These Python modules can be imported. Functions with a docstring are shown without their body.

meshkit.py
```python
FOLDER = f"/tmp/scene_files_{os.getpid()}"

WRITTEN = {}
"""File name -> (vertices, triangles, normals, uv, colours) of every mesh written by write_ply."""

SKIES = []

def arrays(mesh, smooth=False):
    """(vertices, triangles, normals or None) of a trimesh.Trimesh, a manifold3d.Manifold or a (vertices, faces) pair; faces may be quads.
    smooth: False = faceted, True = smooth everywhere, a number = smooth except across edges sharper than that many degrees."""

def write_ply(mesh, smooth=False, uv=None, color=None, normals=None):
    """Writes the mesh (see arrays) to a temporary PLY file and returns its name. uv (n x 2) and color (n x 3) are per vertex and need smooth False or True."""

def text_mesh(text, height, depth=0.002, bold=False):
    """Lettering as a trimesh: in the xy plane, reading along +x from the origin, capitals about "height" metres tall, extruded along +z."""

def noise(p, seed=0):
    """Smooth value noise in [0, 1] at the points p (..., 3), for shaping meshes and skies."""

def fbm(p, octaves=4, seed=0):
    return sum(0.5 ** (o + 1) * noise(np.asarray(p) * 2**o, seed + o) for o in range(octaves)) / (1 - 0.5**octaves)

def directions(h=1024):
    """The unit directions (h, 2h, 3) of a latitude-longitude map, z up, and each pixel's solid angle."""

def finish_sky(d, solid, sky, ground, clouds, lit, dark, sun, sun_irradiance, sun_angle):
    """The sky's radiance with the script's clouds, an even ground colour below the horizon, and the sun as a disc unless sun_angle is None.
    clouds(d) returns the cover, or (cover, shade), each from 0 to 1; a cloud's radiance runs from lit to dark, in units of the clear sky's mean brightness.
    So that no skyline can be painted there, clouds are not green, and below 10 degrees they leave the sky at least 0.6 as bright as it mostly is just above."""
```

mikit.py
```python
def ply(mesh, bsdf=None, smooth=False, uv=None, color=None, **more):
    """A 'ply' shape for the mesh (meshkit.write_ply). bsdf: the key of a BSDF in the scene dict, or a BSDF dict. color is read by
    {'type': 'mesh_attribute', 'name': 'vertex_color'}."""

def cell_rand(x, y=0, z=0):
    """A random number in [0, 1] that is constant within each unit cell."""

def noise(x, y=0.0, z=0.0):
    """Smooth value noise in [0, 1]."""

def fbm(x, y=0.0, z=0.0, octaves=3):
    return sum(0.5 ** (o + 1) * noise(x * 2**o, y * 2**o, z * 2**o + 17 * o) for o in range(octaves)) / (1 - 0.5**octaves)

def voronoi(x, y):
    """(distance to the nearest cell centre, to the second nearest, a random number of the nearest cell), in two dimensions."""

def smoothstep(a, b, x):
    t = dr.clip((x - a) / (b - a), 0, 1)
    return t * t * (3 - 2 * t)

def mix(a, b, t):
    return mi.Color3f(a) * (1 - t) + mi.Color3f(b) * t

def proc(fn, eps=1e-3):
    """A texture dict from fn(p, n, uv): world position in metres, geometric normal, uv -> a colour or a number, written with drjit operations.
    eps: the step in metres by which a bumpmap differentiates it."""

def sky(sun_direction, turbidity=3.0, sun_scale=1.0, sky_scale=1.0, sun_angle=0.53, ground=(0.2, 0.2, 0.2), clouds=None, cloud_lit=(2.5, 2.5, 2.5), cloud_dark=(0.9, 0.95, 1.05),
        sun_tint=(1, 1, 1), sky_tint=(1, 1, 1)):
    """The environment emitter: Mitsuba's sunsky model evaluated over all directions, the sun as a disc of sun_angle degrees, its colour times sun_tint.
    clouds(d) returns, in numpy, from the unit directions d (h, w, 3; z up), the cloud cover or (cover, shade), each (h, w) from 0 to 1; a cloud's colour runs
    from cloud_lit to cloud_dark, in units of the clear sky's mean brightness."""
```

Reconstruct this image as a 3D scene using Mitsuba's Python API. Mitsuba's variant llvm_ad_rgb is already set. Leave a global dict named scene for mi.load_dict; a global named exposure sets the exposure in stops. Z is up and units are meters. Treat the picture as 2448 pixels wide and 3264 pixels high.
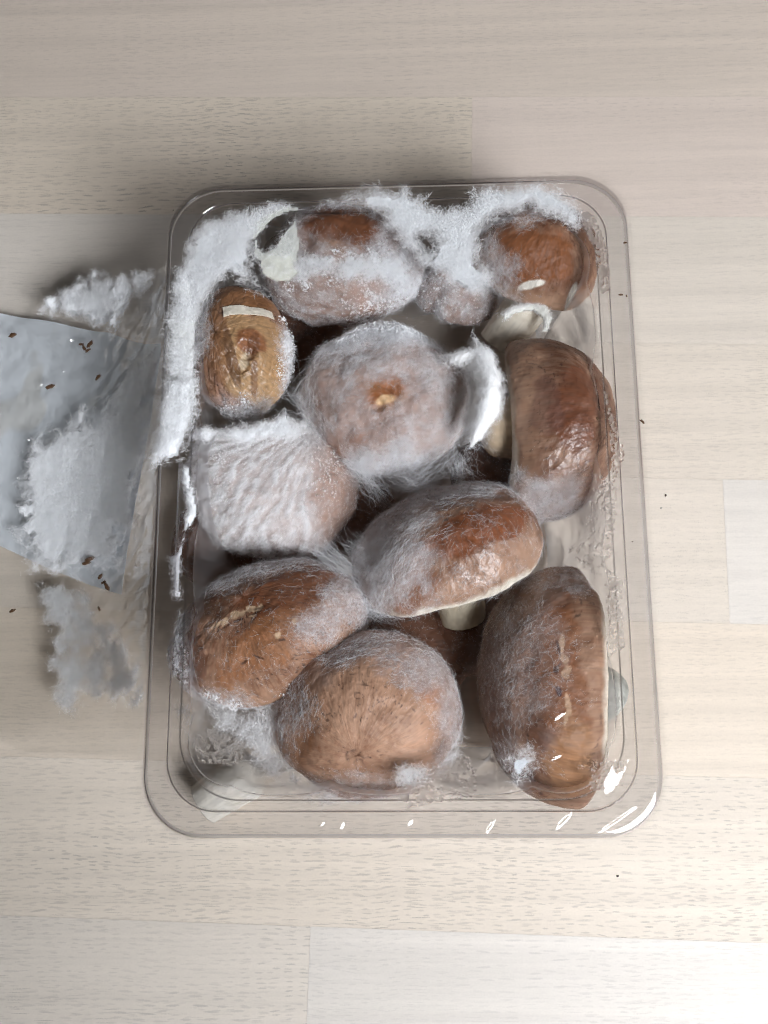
import math, os, numpy as np, trimesh, mitsuba as mi, mikit, meshkit, shapely, drjit as dr
from scipy import ndimage
from mikit import proc, noise, fbm, smoothstep, mix, cell_rand, voronoi
T = mi.ScalarTransform4f
V = np.array
S = 0.001                                    # everything below is measured in millimetres, the punnet's centre at the origin
scene, labels = {}, {}

# ------------------------------------------------------------------ camera, light, exposure
eye, fwd, up = V([4.99, -59.85, 305.0]), V([-0.03481, 0.20289, -0.97858]), V([0.01253, 0.97919, 0.20257])
scene['camera'] = dict(type='perspective', fov=45.574, fov_axis='x', near_clip=0.01, far_clip=20.0,
                       to_world=T().look_at(origin=(eye * S).tolist(), target=((eye + fwd * 100) * S).tolist(), up=up.tolist()))
# daylight comes in through one window low to the right of the worktop, the room itself is dim
win = V([398., -410., 600.])
scene['window_light'] = dict(type='rectangle', to_world=T().look_at(origin=(win * S).tolist(), target=[0, 0.02, 0.03], up=[0, 0, 1]).scale([0.15, 0.17, 1]),
                             emitter=dict(type='area', radiance=dict(type='rgb', value=[26.2, 27.1, 28.5])))
scene['room_light'] = dict(type='constant', radiance=dict(type='rgb', value=[0.046, 0.045, 0.045]))
exposure = 0.06

labels['window_light'] = dict(label='bright window beyond the right side of the picture', category='window')

# ------------------------------------------------------------------ helpers
def add(key, mesh, bsdf, smooth=False, color=None, uv=None, **lab):
    v, f = mesh
    scene[key] = mikit.ply((V(v) * S, f), bsdf, smooth=smooth, color=color, uv=uv)
    if lab: labels[key] = lab
def tag(key, label, category, group=None, kind=None):
    labels[key] = dict(label=label, category=category)
    if group: labels[key]['group'] = group
    if kind: labels[key]['kind'] = kind
nz = lambda p, s=0: meshkit.noise(p, s)
fb = lambda p, o=4, s=0: meshkit.fbm(p, o, s)
unit = lambda a: a / (np.linalg.norm(a, axis=-1, keepdims=True) + 1e-12)
sst = lambda a, b, x: (lambda t: t * t * (3 - 2 * t))(np.clip((x - a) / (b - a), 0, 1))
lerp = lambda a, b, t: a + (b - a) * t
def join(parts):
    vs, fs, n = [], [], 0
    for v, f in parts:
        vs.append(v); fs.append(V(f) + n); n += len(v)
    return np.vstack(vs), np.vstack(fs)
def grid_faces(n, m, wrap=False):
    i, j = np.meshgrid(np.arange(n - 1), np.arange(m if wrap else m - 1), indexing='ij')
    a, b = i * m + j, i * m + (j + 1) % m
    return np.vstack([np.stack([a, b, b + m], -1).reshape(-1, 3), np.stack([a, b + m, a + m], -1).reshape(-1, 3)])
def frame(A, roll=0.0):
    A = unit(V(A, float)); x = np.cross([0, 1, 0.001], A); x = unit(x); y = np.cross(A, x)
    c, s = math.cos(roll), math.sin(roll)
    return np.stack([c * x + s * y, -s * x + c * y, A], 1)
def tube(path, r, sides=8, closed=False):
    p = V(path, float); n = len(p); r = np.broadcast_to(r, (n,))
    t = unit(np.roll(p, -1, 0) - np.roll(p, 1, 0)) if closed else unit(np.gradient(p, axis=0))
    a = unit(np.cross(t, np.where(np.abs(t[:, 2:]) < .9, [0, 0, 1.], [1., 0, 0]))); b = np.cross(t, a)
    k = np.arange(sides) * 2 * np.pi / sides
    v = p[:, None] + r[:, None, None] * (np.cos(k)[None, :, None] * a[:, None] + np.sin(k)[None, :, None] * b[:, None])
    f = grid_faces(n, sides, True)
    if closed:
        j = np.arange(sides); q = (n - 1) * sides + j; q2 = (n - 1) * sides + (j + 1) % sides
        f = np.vstack([f, np.stack([q, q2, (j + 1) % sides], -1), np.stack([q, (j + 1) % sides, j], -1)])
    return v.reshape(-1, 3), f
ICO = trimesh.creation.icosphere(subdivisions=1)
def blobs(c, r, rng, squash=.8, rough=.35):
    """lumpy crumbs, one low icosphere each"""
    n = len(c); d = V(ICO.vertices)
    k = 1 + rough * (rng.random((n, len(d), 1)) - .5)
    v = V(c)[:, None] + d[None] * k * np.broadcast_to(r, (n,))[:, None, None] * V([1, 1, squash])
    return v.reshape(-1, 3), (V(ICO.faces)[None] + (np.arange(n) * len(d))[:, None, None]).reshape(-1, 3)
def fibres(root, d, L, w, rng, curl=.5, seg=2, hug=None):
    """hyphae: slim tapering ribbons from the roots along d, bending at random; hug = unit normals they bend back towards"""
    n = len(root); p = V(root, float); d = unit(V(d, float)); L = np.broadcast_to(L, (n,))[:, None]; w = np.broadcast_to(w, (n,))[:, None]
    side = unit(np.cross(d, rng.normal(size=(n, 3)))); rows = []
    for k in range(seg + 1):
        h = .5 * w * (1 - .6 * k / seg)
        rows.append(np.stack([p - side * h, p + side * h], 1))
        p = p + d * L / seg
        d = d + curl * rng.normal(size=(n, 3))
        if hug is not None: d = d - hug * np.maximum((d * hug).sum(1, keepdims=True) - .15, 0) * .8
        d = unit(d)
    v = np.stack(rows, 1).reshape(-1, 3); m = 2 * (seg + 1)
    f = V([[2 * k, 2 * k + 1, 2 * k + 3] for k in range(seg)] + [[2 * k, 2 * k + 3, 2 * k + 2] for k in range(seg)])
    return v, (f[None] + (np.arange(n) * m)[:, None, None]).reshape(-1, 3)
def sample(v, f, weight, n, rng):
    """n points on the mesh by weight per vertex -> (points, normals)"""
    a, b, c = v[f[:, 0]], v[f[:, 1]], v[f[:, 2]]; N = np.cross(b - a, c - a); ar = np.linalg.norm(N, axis=1)
    p = ar * weight[f].mean(1); p = np.where(p > 0, p, 0); k = rng.choice(len(f), n, p=p / p.sum())
    u = np.sqrt(rng.random((n, 1))); w = rng.random((n, 1))
    return a[k] * (1 - u) + b[k] * u * (1 - w) + c[k] * u * w, unit(N[k])
def inside(poly, p):
    """signed distance into the polygon, positive inside"""
    P = shapely.Polygon(poly); q = shapely.points(p[:, :2]); shapely.prepare(P)
    return np.where(shapely.contains(P, q), 1, -1) * shapely.distance(P.exterior, q)
def spot(xy, c, r, rot=0.0, ns=0.25, amp=.5, seed=0, out=1.15, full=.8):
    """soft-edged, noise-ragged ellipse on the plan: 1 at its heart, 0 outside"""
    d = xy - V(c); a = math.radians(rot); x = d[:, 0] * math.cos(a) + d[:, 1] * math.sin(a); y = -d[:, 0] * math.sin(a) + d[:, 1] * math.cos(a)
    k = np.sqrt((x / r[0]) ** 2 + (y / r[1]) ** 2) + amp * (fb(np.c_[xy * ns, 0 * xy[:, :1] + seed], 4) - .5) * 2
    return sst(out, full, k)

# ------------------------------------------------------------------ materials
rgb = lambda *c: dict(type='rgb', value=list(c))
def wood(p, n, uv):
    x, y = p.x * 1000, p.y * 1000
    s = uv.y * 97.0
    tone = uv.x
    warm, pink, grey = mi.Color3f(.75, .65, .535), mi.Color3f(.75, .635, .56), mi.Color3f(.765, .725, .675)
    base = dr.select(tone < 1, mix(grey, warm, tone), mix(warm, pink, tone - 1))
    wob = fbm(x * .012, y * .05 + s, s) * 6
    band = noise(x * .006 + s, (y + wob) * .32 + s)
    fine = noise(x * .05 + s, (y + wob * .3) * 1.6 + s)
    base = base * (0.93 + .09 * band + .05 * fine)
    f = mi.Float(0)
    for k, (lx, ly, thr) in enumerate(((7.5, 1.9, .30), (4.6, 1.35, .25), (9.5, 1.0, .40))):
        gx, gy = x / lx + noise(y * .9 + s + k * 7) * .6, (y + .35 * noise(x * .09, y * .1 + k) * 4) / ly + k * .37 + s
        jx, jy, r = cell_rand(dr.floor(gx), dr.floor(gy), k + 3), cell_rand(dr.floor(gx), dr.floor(gy), k + 9), cell_rand(dr.floor(gx), dr.floor(gy), k + 21)
        u, v = gx - dr.floor(gx) - .5 - (jx - .5) * .4, gy - dr.floor(gy) - .5 - (jy - .5) * .5
        sz = .16 + .24 * r
        e = dr.square(u / sz) + dr.square(v / (.20 if k < 2 else .15))
        on = dr.select(r > thr, 1.0, 0.0)
        f = dr.maximum(f, on * smoothstep(1.2, .25, e) * (.45 + .55 * jx) * noise(x * .03 + 3 * k, y * .05 + s))
    dep = .06 + .34 * (uv.y * 10 - dr.floor(uv.y * 10))
    return base * (1 - f * dep) * (1 - .05 * noise(x * 2.2, y * 3.5))
scene['wood'] = dict(type='principled', base_color=proc(wood), roughness=.52, specular=.3)
capbump = lambda p, n, uv: fbm(p.x * 900, p.y * 900, p.z * 900, 3)
wetness = lambda p, n, uv: .30 + .45 * fbm(p.x * 210, p.y * 210, p.z * 210, 3)
vc = dict(type='mesh_attribute', name='vertex_color')
two = lambda d: dict(type='twosided', bsdf=d)
scene['cap_skin'] = two(dict(type='bumpmap', scale=.00028, arbitrary=proc(capbump, 1e-4), bsdf=dict(type='principled', base_color=vc, roughness=.55, specular=.35)))
scene['cap_wet'] = two(dict(type='bumpmap', scale=.00028, arbitrary=proc(capbump, 1e-4), bsdf=dict(type='principled', base_color=vc, roughness=proc(wetness), specular=.5, clearcoat=.7, clearcoat_gloss=.9)))
scene['flesh'] = two(dict(type='principled', base_color=vc, roughness=.6, specular=.3))
scene['hypha'] = dict(type='principledthin', base_color=rgb(.93, .935, .94), roughness=.8, diff_trans=.9, spec_trans=0.0, specular=0.0) if False else two(dict(type='diffuse', reflectance=rgb(.84, .85, .87)))
scene['hypha_white'] = two(dict(type='diffuse', reflectance=rgb(.95, .955, .96)))
scene['mould'] = two(dict(type='principled', base_color=vc, roughness=1.0, specular=0.0))
scene['film'] = dict(type='thindielectric', int_ior=1.42, specular_transmittance=rgb(.965, .965, .965))
scene['film_old'] = dict(type='thindielectric', int_ior=1.5, specular_transmittance=rgb(.93, .93, .925))
scene['plastic'] = dict(type='thindielectric', int_ior=1.58, specular_transmittance=rgb(.87, .862, .868))
scene['plastic_edge'] = dict(type='dielectric', int_ior=1.5, specular_transmittance=rgb(.93, .93, .94))
scene['cloth'] = two(dict(type='principled', base_color=rgb(.05, .055, .07), roughness=.9, sheen=.4))
scene['rot'] = two(dict(type='principled', base_color=rgb(.10, .05, .022), roughness=.6))
scene['water'] = dict(type='dielectric', int_ior=1.33)
def mist(p, n, uv):
    x, y, z = p.x * 1000, p.y * 1000, p.z * 1000
    a = smoothstep(.38, .62, fbm(x * .05 + 3, y * .05, z * .07, 4)) * smoothstep(47.5, 40, z) * dr.maximum(smoothstep(5, 40, x), smoothstep(-62, -75, y))
    return .03 + .75 * a * (.6 + .4 * noise(x * 1.6, y * 1.6, z * 1.6))
scene['condensation'] = dict(type='mask', opacity=proc(mist), bsdf=two(dict(type='diffuse', reflectance=rgb(.72, .73, .75))))
scene['dirt'] = two(dict(type='principled', base_color=rgb(.035, .02, .012), roughness=.6))
def paperfn(p, n, uv):
    x, y = p.x * 1000, p.y * 1000
    b = mi.Color3f(.83, .87, .91) * (.95 + .07 * fbm(x * .08, y * .08, 2.0, 4))
    st = smoothstep(.62, .75, fbm(x * .07 + 5, y * .05, 7.0, 3))
    return mix(b, mi.Color3f(.62, .58, .50), st * .45)
scene['paper'] = two(dict(type='principled', base_color=proc(paperfn), roughness=.45, specular=.4))

# ------------------------------------------------------------------ worktop: staves
rot = math.radians(-1.7694); R2 = V([[math.cos(rot), -math.sin(rot)], [math.sin(rot), math.cos(rot)]]); C0 = V([-6.837, 59.672])
labels['worktop'] = dict(label='pale beech block worktop of long glued staves under the punnet', category='worktop', kind='structure')
ROW, Y0 = 48.684, 222.30
staves = [  # row, x from, x to, tone (0 grey, 1 yellow, 2 pink), grain seed
    (-1, -700, 700, 1.45, .12), (0, -700, 16.2, 1.0, .29), (0, 16.2, 700, 1.75, .31), (1, -700, -40, .45, .52), (1, -40, 700, .7, .61), (2, -700, 700, .8, .43),
    (3, -700, 101.7, .75, .70), (3, 101.7, 700, .32, .81), (4, -700, 700, 1.05, .92), (5, -700, 700, .8, .18), (6, -700, -32.4, .55, .37), (6, -32.4, 700, .25, .43)]
staves += [(r, a, b, (.4 + .37 * r) % 1.8, (r * .217) % 1) for r in (-5, -4, -3, -2, 7, 8, 9) for a, b in ((-700, -60 + 30 * r), (-60 + 30 * r, 700))]
for i, (r, a, b, tone, sd) in enumerate(staves):
    y1, y0 = Y0 - r * ROW - .02, Y0 - (r + 1) * ROW + .02
    m = trimesh.creation.box(bounds=[[a + .02, y0, -28], [b - .02, y1, 0]])
    v = V(m.vertices); v[:, :2] = (v[:, :2] - C0) @ R2.T
    m2 = trimesh.Trimesh(v, m.faces, process=False); m2.unmerge_vertices()
    add('worktop__stave' + ('' if i == 0 else '_%03d' % i), (m2.vertices, m2.faces), 'wood', uv=np.tile([[tone, sd]], (len(m2.vertices), 1)))

# ------------------------------------------------------------------ mushrooms
TAN, BRN, DRK, FELT, CREAM = V([.42, .245, .16]), V([.125, .050, .024]), V([.022, .010, .007]), V([.31, .225, .20]), V([.72, .66, .55])
caps = {}       # key -> (vertices, faces, normals)
def cap(key, c, A, R, H, roll=0., squash=(1, 1), bend=0., seed=1, nt=150, na=560, lump=.07, lip=.13, tone=.5, rough=1., bsdf='cap_skin', pits=(), stains=(), felt=0., felts=(), wrinkle=0., rim=.5, topflat=.85, ridges=None, edge=0.):
    k = int(nt * .66); ph = np.linspace(0.0, np.pi / 2, k)
    r1, z1 = np.sin(ph) ** topflat, np.cos(ph) ** .9
    ps = np.linspace(0, np.pi * .95, int(nt * .2))[1:]; cu = lip
    r2, z2 = 1 - cu + cu * np.cos(ps), -cu * 1.3 * np.sin(ps)
    u = np.linspace(0, 1, nt - k - len(ps) + 1)[1:]
    r3, z3 = lerp(r2[-1], .16, u), z2[-1] + .30 * np.sin(u * np.pi / 2)
    r = np.concatenate([r1, r2, r3]); z = np.concatenate([z1 * H, z2 * R, z3 * R * .9]); n = len(r)
    s = np.linspace(0, 1, n); th = np.arange(na) * 2 * np.pi / na
    Th, Sg = np.meshgrid(th, s); rr, zz = np.broadcast_to(r[:, None], Th.shape), np.broadcast_to(z[:, None], Th.shape)
    outl = 1 + lump * 1.2 * (fb(np.stack([np.cos(Th) * 1.1 + seed * 3.1, np.sin(Th) * 1.1, 0 * Th], -1), 3) - .5) * 2
    L = np.stack([np.cos(Th) * rr * R * squash[0] * outl, np.sin(Th) * rr * R * squash[1] * outl, zz], -1)
    dl = np.stack([np.cos(Th) * rr, np.sin(Th) * rr, zz / R], -1)
    nrm = unit(L / V([squash[0], squash[1], max(H / R, .5)]) ** 2 + V([0, 0, 1e-3]))
    g = Sg > (k + len(ps)) / n
    amp = lump * R * (fb(dl * 1.7 + seed * 5.3, 4) - .5) * 2 + rough * .42 * (fb(dl * 9 + seed, 4) - .5) + rough * .16 * (fb(np.stack([np.cos(Th) * R * 1.1, np.sin(Th) * R * 1.1, Sg * 7 + seed], -1), 3) - .5)
    rid = np.abs(nz(np.stack([np.cos(Th) * 3 + seed, np.sin(Th) * 3, Sg * 11], -1)) - .5)
    amp = amp - wrinkle * np.exp(-(rid / .06) ** 2)
    if ridges:                                             # ribs of mould fanning out from a point on the plan
        W = L @ frame(A, roll).T + V(c); hx = W[..., :2] - V(ridges[0]); an = np.arctan2(hx[..., 1], hx[..., 0])
        rw = np.sin(an * ridges[1] + 16 * (fb(np.stack([W[..., 0] * .10, W[..., 1] * .10, 0 * an], -1), 4) - .5)); rk = (.5 + .5 * rw) * sst(.3, .62, fb(W * .3, 4, 3))
        rk = np.clip(rk * (.3 + 1.3 * fb(W * .8, 3, 9)), 0, 1); amp = amp + ridges[2] * rk + .45 * (fb(W * .7, 3, 5) - .5)
    L = L + nrm * np.where(g, 0, amp)[..., None]
    L[..., 2] += np.where(g, .35 * np.sin(Th * 90) * np.minimum(1, (rr - .16) * 4), 0)
    M = frame(A, roll); v = L.reshape(-1, 3) @ M.T
    long = M[:, 0] if squash[0] >= squash[1] else M[:, 1]
    t = v @ long / (R * max(squash)); v = v - bend * (t ** 2)[:, None] * unit(V(A))[None]
    v = v + V(c); f = grid_faces(n, na, True)[:, ::-1]
    for (px, py), pr, dep in pits:                         # dents and holes
        d = np.hypot(v[:, 0] - px, v[:, 1] - py) / pr + 1.3 * (fb(np.c_[v[:, :2] * .22, 0 * v[:, :1] + seed], 3) - .5)
        v[:, 2] -= dep * sst(1.0, .45, d) * (v[:, 2] > c[2])
    xy = v[:, :2]; D = dl.reshape(-1, 3); th_, s_ = Th.ravel(), Sg.ravel(); rr_ = rr.ravel()
    fib = fb(np.c_[np.cos(th_) * R * 1.5, np.sin(th_) * R * 1.5, s_ * 9 + seed], 3)
    fib = lerp(fb(v * 1.1, 3, 6), fib, sst(.3, .8, rr_))
    fib2 = nz(np.c_[np.cos(th_) * R * 3.6, np.sin(th_) * R * 3.6, s_ * 26 + seed])
    blot, bl2 = fb(D * 2.6 + seed * 7, 4), fb(D * 9 + seed, 4)
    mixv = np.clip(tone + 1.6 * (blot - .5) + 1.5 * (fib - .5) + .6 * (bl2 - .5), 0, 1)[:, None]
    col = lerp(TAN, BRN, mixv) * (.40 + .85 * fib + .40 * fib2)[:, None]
    crack = np.exp(-((np.abs(nz(np.c_[D * V([11, 11, 15]) + seed]) - .5)) / .018) ** 2) * (fb(D * 4 + 9 * seed, 3) > .53)
    fleck = sst(.80, .86, nz(D * 34 + seed)) * sst(.45, .6, fb(D * 3 + seed * 2, 3))
    col = lerp(col, DRK, np.clip(.7 * crack + .7 * fleck, 0, 1)[:, None] * rough)
    s0 = k / n
    near = sst(s0 * .72, s0 * 1.15, s_) * rim
    col = lerp(col, V([.40, .25, .165]) * (.7 + .6 * fib)[:, None], near[:, None] * .8)
    col = np.where((s_ > s0 + .17)[:, None], V([.55, .48, .38]) * (.75 + .3 * np.sin(th_ * 90) * .5 + .2 * fib)[:, None], col)
    if edge: col = lerp(col, CREAM * (.6 + .7 * fib)[:, None], (sst(s0 + .035, s0 + .065, s_ + .05 * (fb(D * 6 + seed, 3) - .5)) * edge)[:, None])
    for (cx, cy), rad, ro, colr, amt in stains:
        w = spot(xy, (cx, cy), rad, ro, *((.16, .45) if max(rad) > 2.5 else (.8, .85)), seed) * amt
        col = lerp(col, V(colr) * (.42 + .8 * fib + .40 * fib2)[:, None], w[:, None])
    w = felt * np.ones(len(v))
    for (cx, cy), rad, ro, amt in felts:
        q = spot(xy, (cx, cy), rad, ro, .2, .8, seed + 3, 1.45, .5); w = np.maximum(w, q * amt) if amt >= 0 else w * (1 - q * -amt)
    w = np.clip(w, 0, 1) * (s_ < s0 + .19)
    mo = np.clip(w * (.35 + 1.1 * fb(v * .55, 4, 5)), 0, 1)
    col = lerp(col, FELT * (.62 + .75 * fb(v * 1.3, 3, 2))[:, None], (mo * .85)[:, None])
    if ridges: col = lerp(col, V([.82, .84, .86]), (np.clip(.25 + .28 * rk.ravel() * (.5 + fb(v * .9, 3, 8)), 0, 1) * sst(.15, -.15, (v[:, 0] - ridges[3][0]) / 30 + .5 * (fb(v * .1, 3) - .5)))[:, None])
    add(key + '__cap', (v, f), bsdf, smooth=True, color=np.clip(col, 0, 1))
    N = np.zeros_like(v); FN = np.cross(v[f[:, 1]] - v[f[:, 0]], v[f[:, 2]] - v[f[:, 0]])
    for q in range(3): np.add.at(N, f[:, q], FN)
    caps[key] = (v, f, unit(N), w)
    return v, f
def stem(key, p0, p1, r0, r1, seed=1, col=CREAM, col2=(.42, .33, .22), n=90, m=90, name='stem', cut=True):
    t = np.linspace(0, 1, n)[:, None]; th = np.arange(m) * 2 * np.pi / m; p0, p1 = V(p0, float), V(p1, float)
    M = frame(p1 - p0); ax = p0 + (p1 - p0) * t
    rad = lerp(r0, r1, t) * (1 if cut else np.sqrt(np.clip(1 - np.maximum((t - .72) / .28, 0) ** 2, 1e-3, 1)))
    d = np.stack([np.cos(th), np.sin(th), 0 * th], -1)
    q = np.stack(np.broadcast_arrays(np.cos(th)[None] * 2 + seed, np.sin(th)[None] * 2, t * 4), -1)
    rr = rad * (1 + .05 * (fb(q, 3) - .5) * 2 + .03 * np.sin(th * 3 + seed)[None])
    v = (ax[:, None] + (rr[..., None] * d[None]) @ M.T).reshape(-1, 3)
    f = grid_faces(n, m, True)
    e = len(v); v = np.vstack([v, p0[None], p1[None] - .02 * (p1 - p0) * 0]); j = np.arange(m)
    f = np.vstack([f, np.stack([j, np.full(m, e), (j + 1) % m], -1), np.stack([(n - 1) * m + j, (n - 1) * m + (j + 1) % m, np.full(m, e + 1)], -1)])
    q = v * .3; st = fb(np.c_[np.tile(np.cos(th) * 7, n), np.tile(np.sin(th) * 7, n), np.repeat(np.linspace(0, 3, n), m)], 3, seed); st = np.append(st, [.5, .5])
    c = lerp(V(col), V(col2), np.clip(1.6 * (fb(q, 4, seed) - .42), 0, 1)[:, None]) * (.7 + .5 * st)[:, None]
    add(key + '__' + name, (v, f), 'flesh', smooth=50, color=None) if False else add(key + '__' + name, (v, f), 'flesh', smooth=True, color=np.clip(c, 0, 1))
    return v, f
def fuzz(key, n, areas, L=(1.5, 4.0), w=.034, lift=.16, curl=.45, comb=None, base=0.0, seed=1, name='mould_fuzz', off=0., minz=8, seg=2, rag=.2, amp=.9):
    v, f, N, wf = caps[key]; rng = np.random.default_rng(seed * 77 + 5); xy = v[:, :2]
    wt = base * np.ones(len(v)) * (.3 + 1.2 * sst(.38, .62, fb(v * .28, 4, seed)))
    for (cx, cy), rad, ro, amt in areas:
        q = spot(xy, (cx, cy), rad, ro, rag, amp, seed + 11, 1.5, .45)
        wt = np.maximum(wt, q * amt * (.45 + .9 * fb(v * .6, 3, seed))) if amt > 0 else wt * (1 - q * -amt)
    wt = wt * (v[:, 2] > minz) * np.clip(N[:, 2] + .45, 0, 1)
    n = int(n * 1.6); p, nn = sample(v, f, wt, n, rng)
    tang = rng.normal(size=p.shape) if comb is None else V(comb, float) + .8 * rng.normal(size=p.shape)
    tang = unit(tang - nn * (tang * nn).sum(1, keepdims=True))
    d = tang + nn * lift * rng.random((n, 1)) * 2
    return fibres(p + nn * (.05 + off * rng.random((n, 1))), d, rng.uniform(*L, n), w * rng.uniform(.6, 1.3, n), rng, curl, seg, nn)
def strands(pairs, n, rng, spread=3., sag=2., w=.05, seg=7):
    """cobweb threads from one spot to another"""
    out = []
    for a, b_ in pairs:
        p, q = V(a) + rng.normal(size=(n, 3)) * spread * V([1, 1, .4]), V(b_) + rng.normal(size=(n, 3)) * spread * V([1, 1, .4])
        t = np.linspace(0, 1, seg + 1)[None, :, None]
        x = p[:, None] * (1 - t) + q[:, None] * t + rng.normal(size=(n, seg + 1, 3)) * .28 - V([0, 0, 1.]) * sag * rng.random((n, 1, 1)) * np.sin(np.pi * t)
        s = unit(np.cross(x[:, -1] - x[:, 0], rng.normal(size=(n, 3))))[:, None] * (w * rng.uniform(.5, 1.2, (n, 1, 1))) * .5
        v = np.stack([x - s, x + s], 2).reshape(-1, 3); m = 2 * (seg + 1)
        f = V([[2 * k, 2 * k + 1, 2 * k + 3] for k in range(seg)] + [[2 * k, 2 * k + 3, 2 * k + 2] for k in range(seg)])
        out.append((v, (f[None] + (np.arange(n) * m)[:, None, None]).reshape(-1, 3)))
    return join(out)
def put_fuzz(key, parts, name='mould_fuzz'):
    add(key + '__' + name, join(parts), 'hypha', smooth=False, kind='stuff', label='fine white mould threads growing over the cap')
# name, arguments of cap(), label
WET, PIT = (.13, .042, .014), (.30, .15, .06)
cap('mushroom', (-18.8, 76.6, 32.0), (0, -.18, 1), 25.5, 22, roll=.0, squash=(1, .80), seed=2, tone=.55, lump=.1, felt=.75,
    stains=[((-17.0, 81.8), (15.5, 7.2), -3, WET, .95), ((-38.1, 82.6), (7, 4.5), 50, (.10, .075, .06), 1.), ((-5.1, 75.2), (6, 5), 30, WET, .9), ((-9.2, 62.2), (4, 4), 0, (.42, .19, .1), .7)],
    felts=[((-17.0, 81.8), (14, 6.6), -3, -1.), ((-38.1, 82.6), (7, 4.5), 50, -1.)])
tag('mushroom', 'mushroom with wet dark brown crown and pink woolly mould, under the film at top centre', 'mushroom', 'mouldy chestnut mushrooms in the punnet')
cap('mushroom_001', (44.0, 77.9, 30.0), (.24, .42, .86), 20, 20, squash=(1, .95), seed=3, tone=.62, bsdf='cap_skin', rim=1.0,
    stains=[((42.4, 73.0), (14, 8), -8, (.20, .068, .022), .9), ((41.5, 65.0), (4.0, .9), 5, (.74, .70, .62), .95), ((54.0, 63.3), (1.1, 3.4), -28, (.72, .68, .60), .95)])
tag('mushroom_001', 'bare glossy brown mushroom with white scuffs and a pale stem, in the upper right corner', 'mushroom', 'mouldy chestnut mushrooms in the punnet')
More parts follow.
